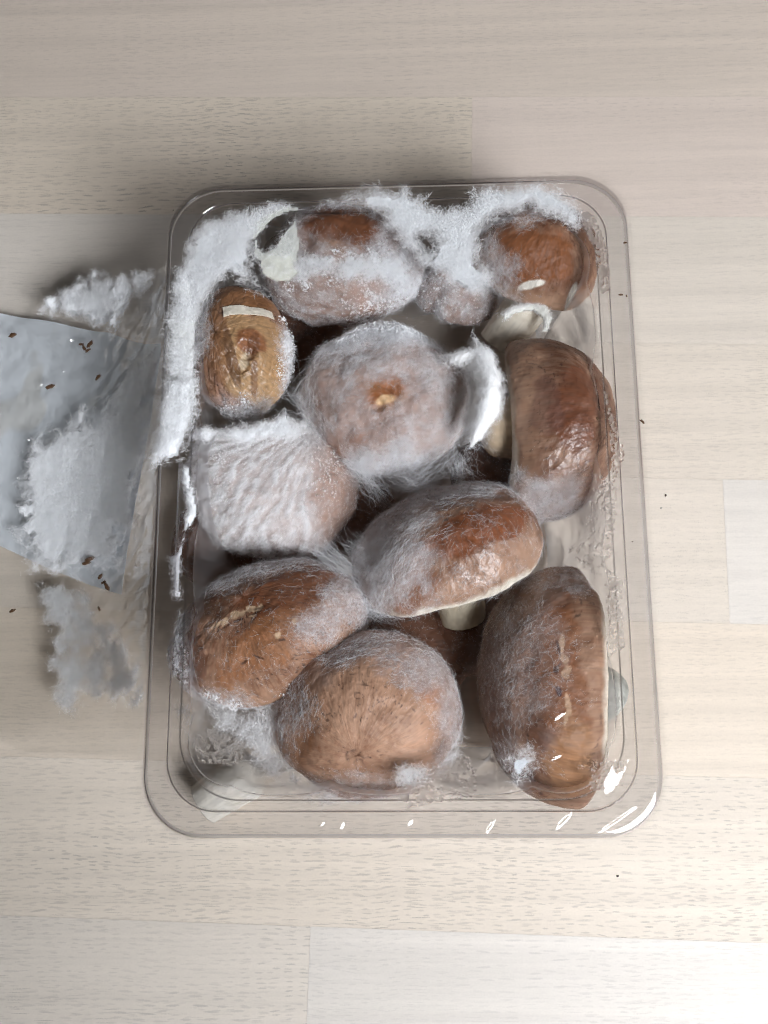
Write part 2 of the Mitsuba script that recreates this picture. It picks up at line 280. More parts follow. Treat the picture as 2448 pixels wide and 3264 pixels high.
cap('mushroom_002', (-48.4, 48.2, 33.0), (-.30, .0, .95), 21.5, 19, squash=(.70, 1), seed=4, tone=.45, bsdf='cap_wet', wrinkle=.22, rough=1.7,
    pits=[((-44.8, 42.9), 4.2, 1.6), ((-46.4, 37.9), 3.4, 1.5), ((-47.9, 28.5), 2.6, 1.2)],
    stains=[((-46.2, 58.5), (9, 6), 0, (.25, .11, .042), .9), ((-43.0, 42.2), (10, 15), 0, (.44, .26, .12), .8), ((-54.0, 46.1), (4, 13), 8, (.22, .10, .04), .8), ((-43.8, 32.8), (7, 4), 0, (.40, .25, .13), .7), ((-43.8, 45.8), (4, 4), 40, (.24, .085, .03), .9), ((-45.3, 39.9), (1.8, 2.6), -20, (.58, .47, .32), .8), ((-43.1, 43.6), (1.6, 5), -15, (.12, .045, .018), .7), ((-42.9, 36.4), (1.2, 5), -8, (.16, .07, .03), .7), ((-56.5, 37.4), (2, 8), 5, (.16, .07, .03), .7), ((-47.5, 27.5), (4, 2.6), 0, (.2, .09, .035), .9), ((-49.2, 40.8), (1.6, 8), 12, (.13, .06, .025), .8)],
    felts=[((-31.8, 32.2), (3, 12), 0, .8), ((-54.6, 26.3), (8, 4), 0, .9)])
tag('mushroom_002', 'slimy tan mushroom with a sunken wet pit and peeled strip, on the left', 'mushroom', 'mouldy chestnut mushrooms in the punnet')
cap('mushroom_003', (-3.3, 31.1, 31.0), (.10, -.12, 1), 25.5, 19, squash=(1, .86), lump=.12, topflat=.75, seed=5, tone=.5, felt=.95,
    pits=[((-1.4, 29.6), 3.0, .9), ((-5.9, 26.2), 2.6, .8)],
    stains=[((-4.5, 29.2), (7.0, 3.6), 28, (.22, .08, .028), 1.), ((-9.3, 30.0), (4, 2), 10, (.26, .11, .045), .8), ((-3.8, 26.8), (3.4, 1.5), 14, (.58, .38, .21), .9), ((-15.3, 13.9), (6, 3.6), 20, (.32, .13, .06), .6)],
    felts=[((-4.1, 28.5), (6.4, 4.4), 15, -1.), ((-15.5, 14.4), (6, 3), 20, -.6)])
tag('mushroom_003', 'felted pinkish grey mushroom with a torn orange hole, at the middle of the punnet', 'mushroom', 'mouldy chestnut mushrooms in the punnet')
cap('mushroom_004', (46.3, 22.7, 31.0), (.93, .02, .36), 26.5, 21, roll=0, squash=(.82, 1.10), bend=7., lip=.2, edge=.5, seed=6, tone=.62, bsdf='cap_wet', topflat=.75,
    stains=[((51.8, 23.2), (8, 14), -8, (.15, .048, .02), .8), ((43.2, 23.4), (4.5, 10), 0, (.13, .06, .045), .5)],
    felts=[((41.8, -3.7), (13, 7), 10, .6)])
tag('mushroom_004', 'large bare brown mushroom on edge with a mouldy stump beside it, against the right wall', 'mushroom', 'mouldy chestnut mushrooms in the punnet')
cap('mushroom_005', (15.0, -18.6, 34.0), (-.30, .80, .40), 29, 20, roll=.36, squash=(1, .84), lip=.2, edge=.95, seed=7, tone=.6, bsdf='cap_wet', topflat=.75,
    stains=[((22.1, -13.2), (17, 6), 20, (.17, .052, .017), .95), ((4.9, -30.8), (9, 4), 35, (.19, .065, .025), .7)],
    felts=[((-2.9, -17.4), (13, 16), 20, .9), ((18.9, -0.6), (16, 5), 10, .9)])
tag('mushroom_005', 'shiny reddish brown mushroom tilted to show its cream underside, above the two bottom ones', 'mushroom', 'mouldy chestnut mushrooms in the punnet')
cap('mushroom_006', (-39.0, -40.6, 32.0), (-.26, .48, .80), 30, 20, roll=.42, squash=(1, .72), seed=8, tone=.62, rough=1.3, rim=.4,
    stains=[((-28.9, -28.5), (18, 6), 22, (.13, .043, .017), .8), ((-39.0, -45.2), (14, 7), 32, (.28, .12, .052), .7), ((-59.6, -44.5), (4, 12), 20, (.10, .04, .02), .8), ((-51.1, -38.9), (1.6, 0.7), 25, (.52, .36, .23), .9), ((-48.5, -37.7), (1.4, 0.8), 40, (.52, .36, .23), .9), ((-46.2, -36.1), (1.8, 0.9), 20, (.52, .36, .23), .9), ((-43.9, -35.4), (1.3, 0.8), 30, (.52, .36, .23), .9), ((-41.6, -34.3), (1.7, 1.0), 15, (.52, .36, .23), .9), ((-39.2, -34.1), (1.2, 0.7), 40, (.52, .36, .23), .9), ((-40.7, -36.2), (1.2, 0.6), 10, (.52, .36, .23), .9), ((-33.3, -42.1), (0.8, 1.0), 0, (.52, .36, .23), .9), ((-28.7, -38.2), (0.7, 0.9), 0, (.52, .36, .23), .9), ((-49.5, -40.0), (2.2, 0.3), 25, (.045, .018, .01), .85), ((-45.0, -37.7), (2.2, 0.3), 22, (.045, .018, .01), .85), ((-40.2, -35.7), (2.0, 0.3), 20, (.045, .018, .01), .85), ((-32.5, -43.2), (1.0, 0.4), 10, (.045, .018, .01), .85), ((-38.9, -47.7), (1.6, 0.3), -20, (.045, .018, .01), .85), ((-42.8, -49.0), (1.2, 0.3), 30, (.045, .018, .01), .85)],
    felts=[((-22.5, -38.7), (7, 6), 20, .8), ((-40.4, -21.0), (22, 4), 18, .7), ((-12.5, -33.0), (6, 10), 20, .6)])
tag('mushroom_006', 'cracked brown mushroom with flaking pale scales and a ridged end, lower left', 'mushroom', 'mouldy chestnut mushrooms in the punnet')
cap('mushroom_007', (43.8, -54.8, 31.5), (-.94, .03, .30), 33.5, 20.0, roll=0, bend=4.5, squash=(.69, 1.04), lip=.17, edge=.8, seed=9, tone=.62, topflat=.75, rim=.25,
    stains=[((44.0, -55.8), (6, 26), 4, (.21, .08, .032), .75), ((45.6, -75.2), (6, 10), 0, (.32, .165, .08), .7), ((44.1, -44.9), (.9, 3.4), -8, (.56, .38, .25), .85), ((44.6, -49.0), (.8, 1.6), 22, (.52, .35, .23), .8), ((44.9, -52.4), (1.1, 1.5), -20, (.54, .36, .24), .8), ((44.8, -60.7), (.7, 2.6), 8, (.52, .34, .22), .75), ((44.1, -64.6), (.5, 1.8), -10, (.5, .33, .21), .7), ((43.2, -45.9), (.5, 3), 10, (.05, .02, .015), .9), ((42.6, -51.1), (.7, 1.8), -35, (.05, .02, .015), .9), ((42.7, -57.5), (.8, 1.3), 40, (.04, .015, .02), 1.)],
    felts=[((29.7, -45.2), (14, 26), 0, .55)])
tag('mushroom_007', 'biggest brown mushroom, standing on edge with split skin, in the lower right corner', 'mushroom', 'mouldy chestnut mushrooms in the punnet')
cap('mushroom_008', (-9.4, -62.5, 32.0), (-.10, -.50, .86), 27.5, 23, roll=.22, squash=(1, .90), seed=10, tone=.28, rough=.9, rim=.25,
    stains=[((-29.4, -65.5), (6, 15), 0, (.18, .075, .032), .6), ((8.4, -58.0), (5, 3), -40, (.30, .11, .045), .5)],
    felts=[((4.7, -50.4), (15, 6), -15, .9), ((-9.8, -44.9), (20, 5), 8, .7), ((14.9, -65.7), (5, 16), 0, .8), ((-23.0, -50.1), (9, 5), 25, .5)])
tag('mushroom_008', 'smooth light brown domed mushroom with cracked skin, at the bottom centre', 'mushroom', 'mouldy chestnut mushrooms in the punnet')
cap('mushroom_009', (-40.1, 6.5, 26.0), (.02, -.30, .95), 27, 18, roll=-.1, squash=(1, .78), seed=11, tone=.5, felt=.8, ridges=((-22.0, 27.6), 60, .12, (-23.5, 2.8)), lump=.1)
tag('mushroom_009', 'mushroom buried under ridged snowy white mould, left of centre', 'mushroom', 'mouldy chestnut mushrooms in the punnet')
cap('mushroom_010', (19.3, 70.8, 20.0), (.3, .5, .8), 13.5, 13, squash=(1, .8), lump=.16, seed=12, tone=.7, felt=.8, na=320, nt=100)
tag('mushroom_010', 'small pinkish mouldy mushroom wedged between the two top ones', 'mushroom', 'mouldy chestnut mushrooms in the punnet')
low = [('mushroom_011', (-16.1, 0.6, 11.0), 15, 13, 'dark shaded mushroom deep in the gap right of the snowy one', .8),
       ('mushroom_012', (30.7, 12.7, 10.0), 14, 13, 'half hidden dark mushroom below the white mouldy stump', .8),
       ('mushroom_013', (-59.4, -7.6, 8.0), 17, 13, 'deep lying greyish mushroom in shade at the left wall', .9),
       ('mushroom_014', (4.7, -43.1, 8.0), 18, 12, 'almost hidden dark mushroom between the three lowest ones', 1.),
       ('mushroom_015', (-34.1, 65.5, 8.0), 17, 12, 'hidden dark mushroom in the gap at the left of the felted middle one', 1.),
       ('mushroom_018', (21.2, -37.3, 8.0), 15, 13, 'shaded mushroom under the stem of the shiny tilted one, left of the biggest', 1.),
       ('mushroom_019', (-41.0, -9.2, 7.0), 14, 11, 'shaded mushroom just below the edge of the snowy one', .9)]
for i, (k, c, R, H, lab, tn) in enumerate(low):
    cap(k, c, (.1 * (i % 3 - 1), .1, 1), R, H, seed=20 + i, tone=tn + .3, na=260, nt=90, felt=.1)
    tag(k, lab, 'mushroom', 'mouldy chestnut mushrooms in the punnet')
# stems
stem('mushroom_001', (43.3, 67.3, 30.0), (32.6, 55.0, 20.0), 7.2, 6.8, seed=2)
stem('mushroom_004', (43.2, 22.4, 34.0), (24.8, 22.4, 33.0), 10.2, 8.6, seed=3, col=(.60, .47, .33), col2=(.42, .27, .14), cut=False)
stem('mushroom_005', (16.9, -21.6, 30.0), (19.3, -33.8, 18.0), 7.6, 7.0, seed=4, col=(.62, .55, .42))
stem('mushroom_007', (54.1, -55.5, 30.0), (64.1, -60.9, 26.0), 9, 7.4, seed=5, col=(.56, .56, .50), col2=(.22, .22, .19), cut=False)
sv, sf = stem('mushroom_017', (-62.7, -90.8, 8.0), (-45.0, -79.5, 10.0), 6.5, 8, seed=6, col=(.74, .70, .62), col2=(.62, .57, .47), cut=False)
tag('mushroom_017', 'mushroom showing only its pale cut stem, in the bottom left corner', 'mushroom', 'mouldy chestnut mushrooms in the punnet')
# torn skin, scuffs and chips on the caps
def flake(poly, z, thick, seed, tiltdir=(0, 0)):
    P = shapely.Polygon(poly); P = P if P.is_valid else P.convex_hull; m = trimesh.creation.extrude_polygon(P, thick, engine='earcut').subdivide_to_size(1.2)
    v = V(m.vertices); v[:, 2] += z(v[:, :2]) + .5 * (fb(np.c_[v[:, :2] * .5, v[:, :1] * 0 + seed], 3) - .5)
    return v, V(m.faces)
def top_of(keys, res=.5):
    """height raster of the named caps: -> function of xy"""
    x0, y0, nx, ny = -80., -105., 321, 421; Zr = np.full((nx, ny), -1e3)
    for k in keys:
        v = caps[k][0]; i = np.round((v[:, 0] - x0) / res).astype(int); j = np.round((v[:, 1] - y0) / res).astype(int)
        ok = (i >= 0) & (i < nx) & (j >= 0) & (j < ny); np.maximum.at(Zr, (i[ok], j[ok]), v[ok, 2])
    Zr = ndimage.grey_closing(Zr, 5)
    return Zr, lambda q: ndimage.map_coordinates(Zr, [(q[:, 0] - x0) / res, (q[:, 1] - y0) / res], order=1, mode='nearest')
def on(key): return top_of([key])[1]
def colored(key, mesh, c, bsdf='flesh', smooth=30, **lab):
    v, f = mesh; m = trimesh.Trimesh(v, f, process=False)
    k = .8 + .4 * fb(v * 1.2, 3, 4)
    add(key, (v, f), bsdf, smooth=True, color=np.clip(V(c) * k[:, None], 0, 1), **lab)
z2 = on('mushroom_002')
colored('mushroom_002__skin_strip', flake([(-52.0, 55.9), (-47.6, 56.7), (-43.4, 56.9), (-38.5, 57.6), (-37.6, 55.0), (-42.6, 54.2), (-45.4, 53.7), (-49.6, 53.2), (-51.5, 52.6)], z2, .7, 1), (.80, .74, .62), label='curled strip of pale peeled skin')

# ------------------------------------------------------------------ punnet
tag('punnet', 'clear plastic punnet with scalloped walls, full of mouldy mushrooms', 'plastic tray')
HW, HL, RC = 68.9, 94.7, 16.0
def ring(inset, z, rc=None, lob=0.0):
    rc = max(RC - inset * .35, 5) if rc is None else rc; hw, hl = HW - inset, HL - inset; pts = []
    for cx, cy, a0 in ((1, 1, 0), (-1, 1, 90), (-1, -1, 180), (1, -1, 270)):
        a = np.radians(a0 + np.linspace(0, 90, 40)); pts.append(np.c_[cx * (hw - rc) + rc * np.cos(a), cy * (hl - rc) + rc * np.sin(a)])
        b = np.linspace(0, 1, 130)[1:-1, None]
        n = {0: ((1, 1, 90), (-1, 1, 90)), 90: ((-1, 1, 180), (-1, -1, 180)), 180: ((-1, -1, 270), (1, -1, 270)), 270: ((1, -1, 0), (1, 1, 0))}[a0]
        e = [V([sx * (hw - rc) + rc * math.cos(math.radians(q)), sy * (hl - rc) + rc * math.sin(math.radians(q))]) for sx, sy, q in n]
        pts.append(e[0] + (e[1] - e[0]) * b)
    p = np.vstack(pts)
    if lob:
        d = np.linalg.norm(np.roll(p, -1, 0) - p, axis=1); s = np.concatenate([[0], np.cumsum(d)[:-1]]); tot = d.sum(); k = round(tot / 27.5)
        t = unit(np.roll(p, -1, 0) - np.roll(p, 1, 0)); nrm = np.c_[-t[:, 1], t[:, 0]]
        p = p + nrm * (lob * (1 - np.abs(np.sin(np.pi * (s / tot * k + .18))) ** .6))[:, None]
    return np.c_[p, np.full(len(p), z)]
def loft(rings): return np.vstack(rings), grid_faces(len(rings), len(rings[0]), True)
def hood(x): return math.sin(x * math.pi / 2)
rim = [ring(.0, 51.2), ring(-.25, 53.0), ring(.15, 54.6), ring(.9, 55.2), ring(3, 55.3), ring(5.6, 55.25), ring(6.3, 54.9), ring(6.6, 54.2), ring(6.9, 52.6)]
add('punnet__rim', loft(rim), 'plastic', smooth=True)
wall = [ring(6.9, 52.6), ring(7.6, 52.1), ring(9.0, 51.9, 17), ring(9.5, 51.4, 17, .2), ring(9.9, 49.5, 17, 1.4), ring(10.6, 44, 17, 3.8), ring(12.2, 32, 16, 5.2), ring(14, 18, 15, 5.4), ring(15.4, 8, 14, 4.8), ring(17, 4, 13, 3.6), ring(20, 2.2, 12, 2.0), ring(24, 1.6, 10, .6)]
add('punnet__wall', loft(wall), 'plastic', smooth=True)
add('punnet__bay_edge', tube(ring(10.1, 48.4, 17, 2.4)[::2], .16, 6, True), 'plastic_edge', smooth=True)
add('punnet__base_edge', tube(ring(16.2, 5.6, 14, 4.2)[::2], .25, 6, True), 'plastic_edge', smooth=True)
fog = [ring(10.3, 49, 17, 1.6), ring(11.0, 44, 17, 3.8), ring(12.6, 32, 16, 5.2), ring(14.4, 18, 15, 5.4), ring(15.8, 8, 14, 4.8), ring(17.4, 4.4, 13, 3.6), ring(20.4, 2.7, 12, 2.0)]
add('punnet__condensation', loft(fog), 'condensation', smooth=True, kind='stuff', label='grey mist of condensation on the inner walls')
b = ring(24, 1.6, 10, .6); nb = len(b)
add('punnet__base', (np.vstack([b, [[0, 0, 1.6]]]), V([[i, (i + 1) % nb, nb] for i in range(nb)])), 'plastic')
add('punnet__rim_edge', tube(ring(.0, 51.0)[::2], .5, 10, True), 'plastic_edge', smooth=True)
add('punnet__inner_lip', tube(ring(6.6, 54.4)[::2], .22, 8, True), 'plastic_edge', smooth=True)
add('punnet__step_edge', tube(ring(9.2, 51.9, 17)[::2], .22, 8, True), 'plastic_edge', smooth=True)

# ------------------------------------------------------------------ cling film: tight over rim and caps, torn open in the middle, thrown over to the left
Zr, _ = top_of(list(caps))
gx0, gy0 = -80., -105.                                 # a taut membrane over rim and caps
ob = np.maximum(ndimage.grey_dilation(Zr, 5)[::2, ::2] + .6, 55.0); gx, gy = np.meshgrid(gx0 + np.arange(ob.shape[0]), gy0 + np.arange(ob.shape[1]), indexing='ij')
out = (np.abs(gx) > 63) | (np.abs(gy) > 89); Zm = np.where(out, 55.65, np.maximum(ob, 56.))
for _ in range(700):
    Zm = np.where(out, 55.65, np.maximum(ob, .25 * (np.roll(Zm, 1, 0) + np.roll(Zm, -1, 0) + np.roll(Zm, 1, 1) + np.roll(Zm, -1, 1))))
Zs = ndimage.gaussian_filter(ndimage.zoom(Zm, (Zr.shape[0] / Zm.shape[0], Zr.shape[1] / Zm.shape[1]), order=1), 2.)
def zf(q):
    q = np.atleast_2d(q); return ndimage.map_coordinates(Zs, [(q[:, 0] - gx0) * 2, (q[:, 1] - gy0) * 2], order=1, mode='nearest')
def flapz(X):
    s = np.maximum(-66 - V(X, float), 0); return 6 + 49.5 * np.exp(-(s / 22) ** 1.15)
folds = [  # ends of sharp creases in the film, and their height
    ((-62.7, 60.8), (-42.8, 78.2), .7, 1.0), ((-60.6, 58.7), (-46.1, 70.5), .5, .8), ((-57.1, 67.8), (-49.0, 75.1), .45, .8), ((-26.6, 60.9), (-20.5, 68.4), .5, .8), ((-8.2, 77.3), (-16.3, 73.9), .3),
    ((-66.3, -76.4), (-53.0, -84.3), .4), ((-67.1, -78.7), (-54.2, -85.8), .35), ((-66.4, -81.7), (-55.4, -86.4), .4), ((-65.3, -84.3), (-54.1, -87.3), .35),
    ((38.7, 36.0), (50.8, 17.2), .25), ((42.1, 39.4), (53.6, 20.6), .2), ((40.1, 38.8), (49.9, 24.7), .2),
    ((26.6, -76.5), (52.7, -76.3), .45), ((24.9, -78.1), (38.0, -80.4), .4), ((38.1, -74.8), (42.3, -73.6), .4), ((40.0, -64.8), (43.7, -62.4), .4),
    ((-22.3, -92.8), (-19.9, -89.7), .5, .7), ((-16.5, -92.8), (-14.9, -89.9), .5, .7), ((20.9, -93.4), (24.1, -89.4), .6, .8), ((38.8, -92.2), (43.8, -87.7), .6, .9), ((0.6, -92.2), (3.0, -89.4), .5, .7), ((50.6, -92.8), (60.5, -86.5), .5), ((51.2, -82.5), (58.9, -69.1), 1.2, 2.6),
    ((-67.4, 4.1), (-64.9, -31.4), .35), ((-68.2, 0.1), (-67.8, -30.1), .3), ((-65.6, 6.8), (-65.4, -9.3), .3), ((10.6, 91.7), (20.2, 84.6), .3), ((14.8, 93.1), (18.2, 88.5), .25)]
def film_grid(x0, x1, y0, y1, st, zfun, keep, wr):
    xs, ys = np.arange(x0, x1 + st, st), np.arange(y0, y1 + st, st); X, Y = np.meshgrid(xs, ys, indexing='ij'); q = np.c_[X.ravel(), Y.ravel()]
    if wr > 1:
        qa = q @ V([[.83, -.55], [.55, .83]]); r_ = np.abs(nz(np.c_[qa * V([.035, .20]), 0 * q[:, :1]]) - .5) ; z0 = .9 * np.exp(-(r_ / .05) ** 2) + .5 * np.exp(-(np.abs(nz(np.c_[q * V([.05, .16]), 0 * q[:, :1] + 4]) - .5) / .04) ** 2)
    else: z0 = 0
    z = zfun(q) + .5 + z0 + wr * (fb(np.c_[q * .11, 0 * q[:, :1] + 2], 3) - .5) + wr * .35 * (fb(np.c_[q * .5, 0 * q[:, :1]], 2) - .5)
    for a, b_, h, *fw in folds:
        a, b_ = V(a), V(b_); d = b_ - a; t = np.clip(((q - a) @ d) / (d @ d), 0, 1); m = np.linalg.norm(q - a - t[:, None] * d, axis=1)
        z = z + h * np.exp(-(m / (fw[0] if fw else .55)) ** 2) * np.sin(np.pi * np.clip(t, .02, .98)) ** .5
    k = keep(q); f = grid_faces(len(xs), len(ys)); f = f[k[f].all(1)]
    u = np.unique(f); mp = np.full(len(q), -1); mp[u] = np.arange(len(u))
    return np.c_[q, z][u], mp[f]
rr_out = shapely.Polygon(ring(-.6, 0)[:, :2])
tear = [(-61.1, 9.3), (-51.9, 20.2), (-30.4, 18.5), (-28.7, 40.3), (-21.3, 48.8), (5.9, 49.7), (13.3, 44.5), (25.8, 33.6), (30.7, 22.3), (19.8, 6.1), (28.7, 0.5), (37.5, -7.6), (38.3, -20.6), (25.3, -28.2), (18.6, -45.8), (17.1, -55.7), (11.8, -72.6), (-7.9, -80.8), (-26.4, -77.2), (-34.0, -67.6), (-37.9, -63.3), (-55.5, -62.6), (-60.2, -55.2), (-63.4, -32.5), (-61.8, -16.9), (-59.6, -5.0)]
rag = lambda q, a=2.2: a * (fb(np.c_[q * .35, 0 * q[:, :1] + 5], 4) - .5) * 2
clump = [(-67.4, 29.7), (-57.1, 29.5), (-57.4, 21.4), (-59.7, 14.6), (-61.1, 7.5), (-66.6, 6.5), (-70.2, 4.4), (-70.0, 12.0), (-68.6, 20.3)]
add('cling_film', film_grid(-69.6, 69.6, -95.4, 95.4, .45, zf, lambda q: shapely.contains(rr_out, shapely.points(q)) & (inside(tear, q) + rag(q) < 0) & (inside(clump, q) < 0), .26), 'film', smooth=True)
tag('cling_film', 'torn clear cling film stretched over the punnet and flung open to the left', 'cling film')
flap_poly = [(-68.8, 70.6), (-86.2, 78.6), (-99.1, 83.0), (-122.9, 79.3), (-136.3, 73.2), (-169.3, 81.4), (-154.7, -65.7), (-129.2, -71.6), (-109.1, -79.2), (-84.9, -77.6), (-71.7, -75.2)]
flap = lambda q: flapz(q[:, 0]) + .8
add('cling_film__flap', film_grid(-190, -69.3, -75, 75, .7, flap, lambda q: inside(flap_poly, q) + rag(q, 1.5) > 0, 2.4), 'film_old', smooth=True, label='loose film flap hanging over the left rim')

# label stuck under the flap
lab_poly = [(-162.7, 83.0), (-141.7, 76.6), (-122.3, 72.2), (-99.8, 65.0), (-72.7, 48.6), (-75.4, 33.2), (-80.9, 10.4), (-85.9, -13.4), (-87.4, -26.7), (-101.1, -22.3), (-119.1, -15.2), (-134.6, -8.2), (-154.8, 0.1)]
def sheet(poly, zfun, st, wr, seed):
    xy = V(poly); lo, hi = xy.min(0), xy.max(0); P = shapely.Polygon(poly)
    m = trimesh.creation.extrude_polygon(P, .25, engine='earcut').subdivide_to_size(st); v = V(m.vertices); q = v[:, :2]
    v[:, 2] += zfun(q) + wr * (fb(np.c_[q * .09, 0 * q[:, :1] + seed], 4) - .5) * 2 + wr * .3 * np.abs(nz(np.c_[q * .16, 0 * q[:, :1] + seed]) - .5)
    return v, V(m.faces)
lz = lambda q: flapz(q[:, 0]) - 2.6
add('label_sheet', sheet(lab_poly, lz, 1.6, 1.0, 3), 'paper', smooth=40)
tag('label_sheet', 'wet white paper label stuck to the film flap left of the punnet, stained and mouldy', 'paper label')

# ------------------------------------------------------------------ mould on the film: cottony mats
def mat(key, poly, zfun, thick, seed, rag=2., inset=None, flat=False, white=True, core=1., n=4000, L=(1., 2.8), w=.075, st=.6, col=(.86, .875, .885), bump=1., drop=0., holes=(), density=.5, soft=4., rise=.35, label=None):
    """a mat of mould: a lumpy felt body with fibres standing out of it; core 0 = fibres alone, a thin veil"""
    rng = np.random.default_rng(seed); xy = V(poly); lo, hi = xy.min(0) - 3, xy.max(0) + 3; parts = []
    edge = lambda q: np.minimum.reduce([inside(poly, q) + rag * (fb(np.c_[q * .3, 0 * q[:, :1] + seed], 5) - .5) * 2] + [-inside(h, q) + .6 * (fb(np.c_[q * .6, 0 * q[:, :1]], 3) - .5) * 2 for h in holes])
    if core:
        xs, ys = np.arange(lo[0], hi[0], st), np.arange(lo[1], hi[1], st); X, Y = np.meshgrid(xs, ys, indexing='ij'); q = np.c_[X.ravel(), Y.ravel()]
        e = edge(q); t = sst(0, soft, e); hf = fb(np.c_[q * .30, 0 * q[:, :1] + seed], 3)
        inset = .12 if inset is None else inset
        top = zfun(q) - drop + core * (thick * t * (.7 + .5 * (hf - .3)) * rise + bump * .55 * (hf - .5) * t) ; bot = zfun(q) - drop - thick * t * (1 - rise) - .15
        if flat: top = np.minimum(top, zfun(q) + .1)
        k = e > max(soft * inset, .15); f = grid_faces(len(xs), len(ys)); f = f[k[f].all(1)]; u = np.unique(f); mp = np.full(len(q), -1); mp[u] = np.arange(len(u))
        if len(u):
            nn = len(u); v = np.vstack([np.c_[q, np.maximum(top, bot + .1)][u], np.c_[q, bot][u]]); f2 = np.vstack([mp[f], mp[f][:, ::-1] + nn])
            cc = V(col) * (.86 + .22 * fb(v * .5, 4, seed))[:, None]
            add(key, (v, f2), 'mould', smooth=True, color=np.clip(cc, 0, 1), kind='stuff', **(dict(label=label) if label else {}))
    q = rng.uniform(lo, hi, (n * 6, 2)); e = edge(q)
    dn = (fb(np.c_[q * .22, 0 * q[:, :1] + seed + 4], 4) - .5) * 2.2 + density + .15
    pr = np.where(e > -.8, np.clip(dn, 0.03, 1) * sst(-.8, soft * .8, e) * (1 if not core else 1), 0)
    q = q[rng.random(len(q)) < pr][:n]
    if len(q):
        t = sst(0, soft, edge(q)); z = zfun(q) - drop + (thick * t * rise * 1.1 if core else -thick * rng.random(len(q)))
        d = rng.normal(size=(len(q), 3)) * V([1, 1, .35 if not core else .7]) + (V([0, 0, .25]) if core else 0)
        fm = fibres(np.c_[q, z], d, rng.uniform(*L, len(q)), w * rng.uniform(.6, 1.4, len(q)), rng, .6, 3)
        add(key + ('_fringe' if core else ''), fm, 'hypha_white' if white else 'hypha', kind='stuff', **({'label': label} if label and not core else {}))
def frost(key, pts, r, seed, **lab):
    rng = np.random.default_rng(seed); v, f = blobs(pts, r * rng.uniform(.5, 1.25, len(pts)), rng, .85, .2)
    add(key, (v, f), 'mould', smooth=True, color=np.tile(V([[.92, .93, .94]]), (len(v), 1)), kind='stuff', **lab)
zt = lambda q: zf(q) - .3
mat('cling_film__mould_patch', [(-22.8, 85.7), (-15.1, 90.1), (-7.5, 91.9), (3.7, 91.1), (8.9, 87.9), (9.8, 84.7), (19.9, 85.4), (21.9, 89.6), (28.6, 91.2), (36.9, 91.8), (47.9, 90.7), (54.3, 86.7), (55.8, 79.9), (53.9, 74.3), (48.1, 79.8), (39.3, 83.0), (31.1, 81.1), (25.4, 76.2), (25.9, 67.3), (28.4, 61.3), (26.2, 55.6), (19.5, 55.7), (13.5, 61.7), (6.8, 66.0), (2.1, 70.8), (-1.3, 76.1), (-3.3, 81.4), (-11.6, 84.7)], zt, 3.0, 31, rag=2.4, n=30000, w=.08, flat=True, inset=.5, rise=.1, holes=[[(7.3, 74.9), (9.7, 73.6), (10.6, 75.4), (11.4, 73.3), (9.7, 70.6), (8.7, 72.1)]], soft=6, label='big cottony mould patch along the top rim')
mat('cling_film__mould_patch_001', [(-64.6, 62.0), (-63.8, 69.4), (-61.6, 76.1), (-57.6, 81.3), (-52.1, 83.9), (-43.7, 85.8), (-35.3, 86.8), (-29.7, 86.4), (-35.3, 83.5), (-40.1, 79.4), (-42.0, 73.4), (-42.1, 65.9), (-40.3, 60.0), (-34.8, 55.5), (-40.3, 57.1), (-48.6, 62.4), (-55.4, 58.9), (-58.5, 50.2), (-62.6, 48.8)], zt, 3.0, 32, rag=2.4, n=26000, w=.08, flat=True, inset=.5, rise=.1, soft=6, label='cottony mould patch in the upper left corner')
mat('cling_film__mould_roll', [(-65.9, 68.2), (-60.6, 65.1), (-57.5, 54.1), (-57.6, 42.5), (-56.4, 24.2), (-68.1, 24.4), (-68.2, 42.8), (-67.2, 57.2)], lambda q: zf(q) - .1, 5.0, 33, rag=1.4, n=9000, inset=.3, soft=5, flat=True, col=(.86, .87, .84), bump=.8, rise=.3, label='smooth rolled mould under the folded film edge')
mat('cling_film__mould_patch_002', [(-66.9, 32.1), (-57.2, 32.3), (-57.1, 21.4), (-59.3, 14.6), (-60.8, 7.5), (-66.6, 6.0), (-70.2, 4.2), (-70.0, 12.0), (-68.9, 21.6)], lambda q: zf(q) + .6, 4.0, 34, rag=1.4, n=9000, bump=2.2, inset=.5, rise=.8, soft=4, L=(.8, 2), label='thick fluffy white mould clump hanging over the left rim')
mat('cling_film__mould_patch_003', [(-41.2, 67.2), (-39.4, 71.6), (-35.2, 73.0), (-30.7, 70.3), (-28.5, 64.6), (-31.2, 61.4), (-35.6, 61.5), (-39.8, 63.7)], zt, 3, 35, flat=True, rag=.6, n=600, bump=.3, col=(.82, .82, .72), rise=.5, soft=3, label='smooth cream coloured mould dab')
mat('mushroom__mould_mat', [(-35.6, 68.5), (-27.3, 72.9), (-16.1, 70.3), (-7.7, 72.4), (-0.7, 73.0), (6.1, 66.8), (7.4, 60.8), (3.3, 58.0), (-0.8, 65.5), (-7.7, 64.1), (-16.0, 64.3), (-23.0, 66.0), (-29.9, 63.9)], (lambda o: lambda q: o(q) + 1.0)(on('mushroom')), 1.4, 36, core=0, rag=2.5, n=14000, w=.08, density=.6, L=(.8, 2.2))
mat('cling_film__mould_edge', [(-63.0, 8.5), (-59.6, 6.4), (-58.3, -0.5), (-57.0, -7.3), (-60.0, -12.6), (-61.3, -19.2), (-61.6, -31.3), (-63.7, -30.3), (-63.7, -25.8), (-65.0, -19.8), (-62.4, -17.9), (-61.1, -9.9), (-60.2, -5.9), (-62.7, 2.3)], lambda q: 0 * q[:, 0] + 51.5, 2.2, 37, rag=.9, n=3000, L=(.6, 1.8), soft=1.6, bump=.8, rise=.6, label='ragged white mould line along the torn film edge')
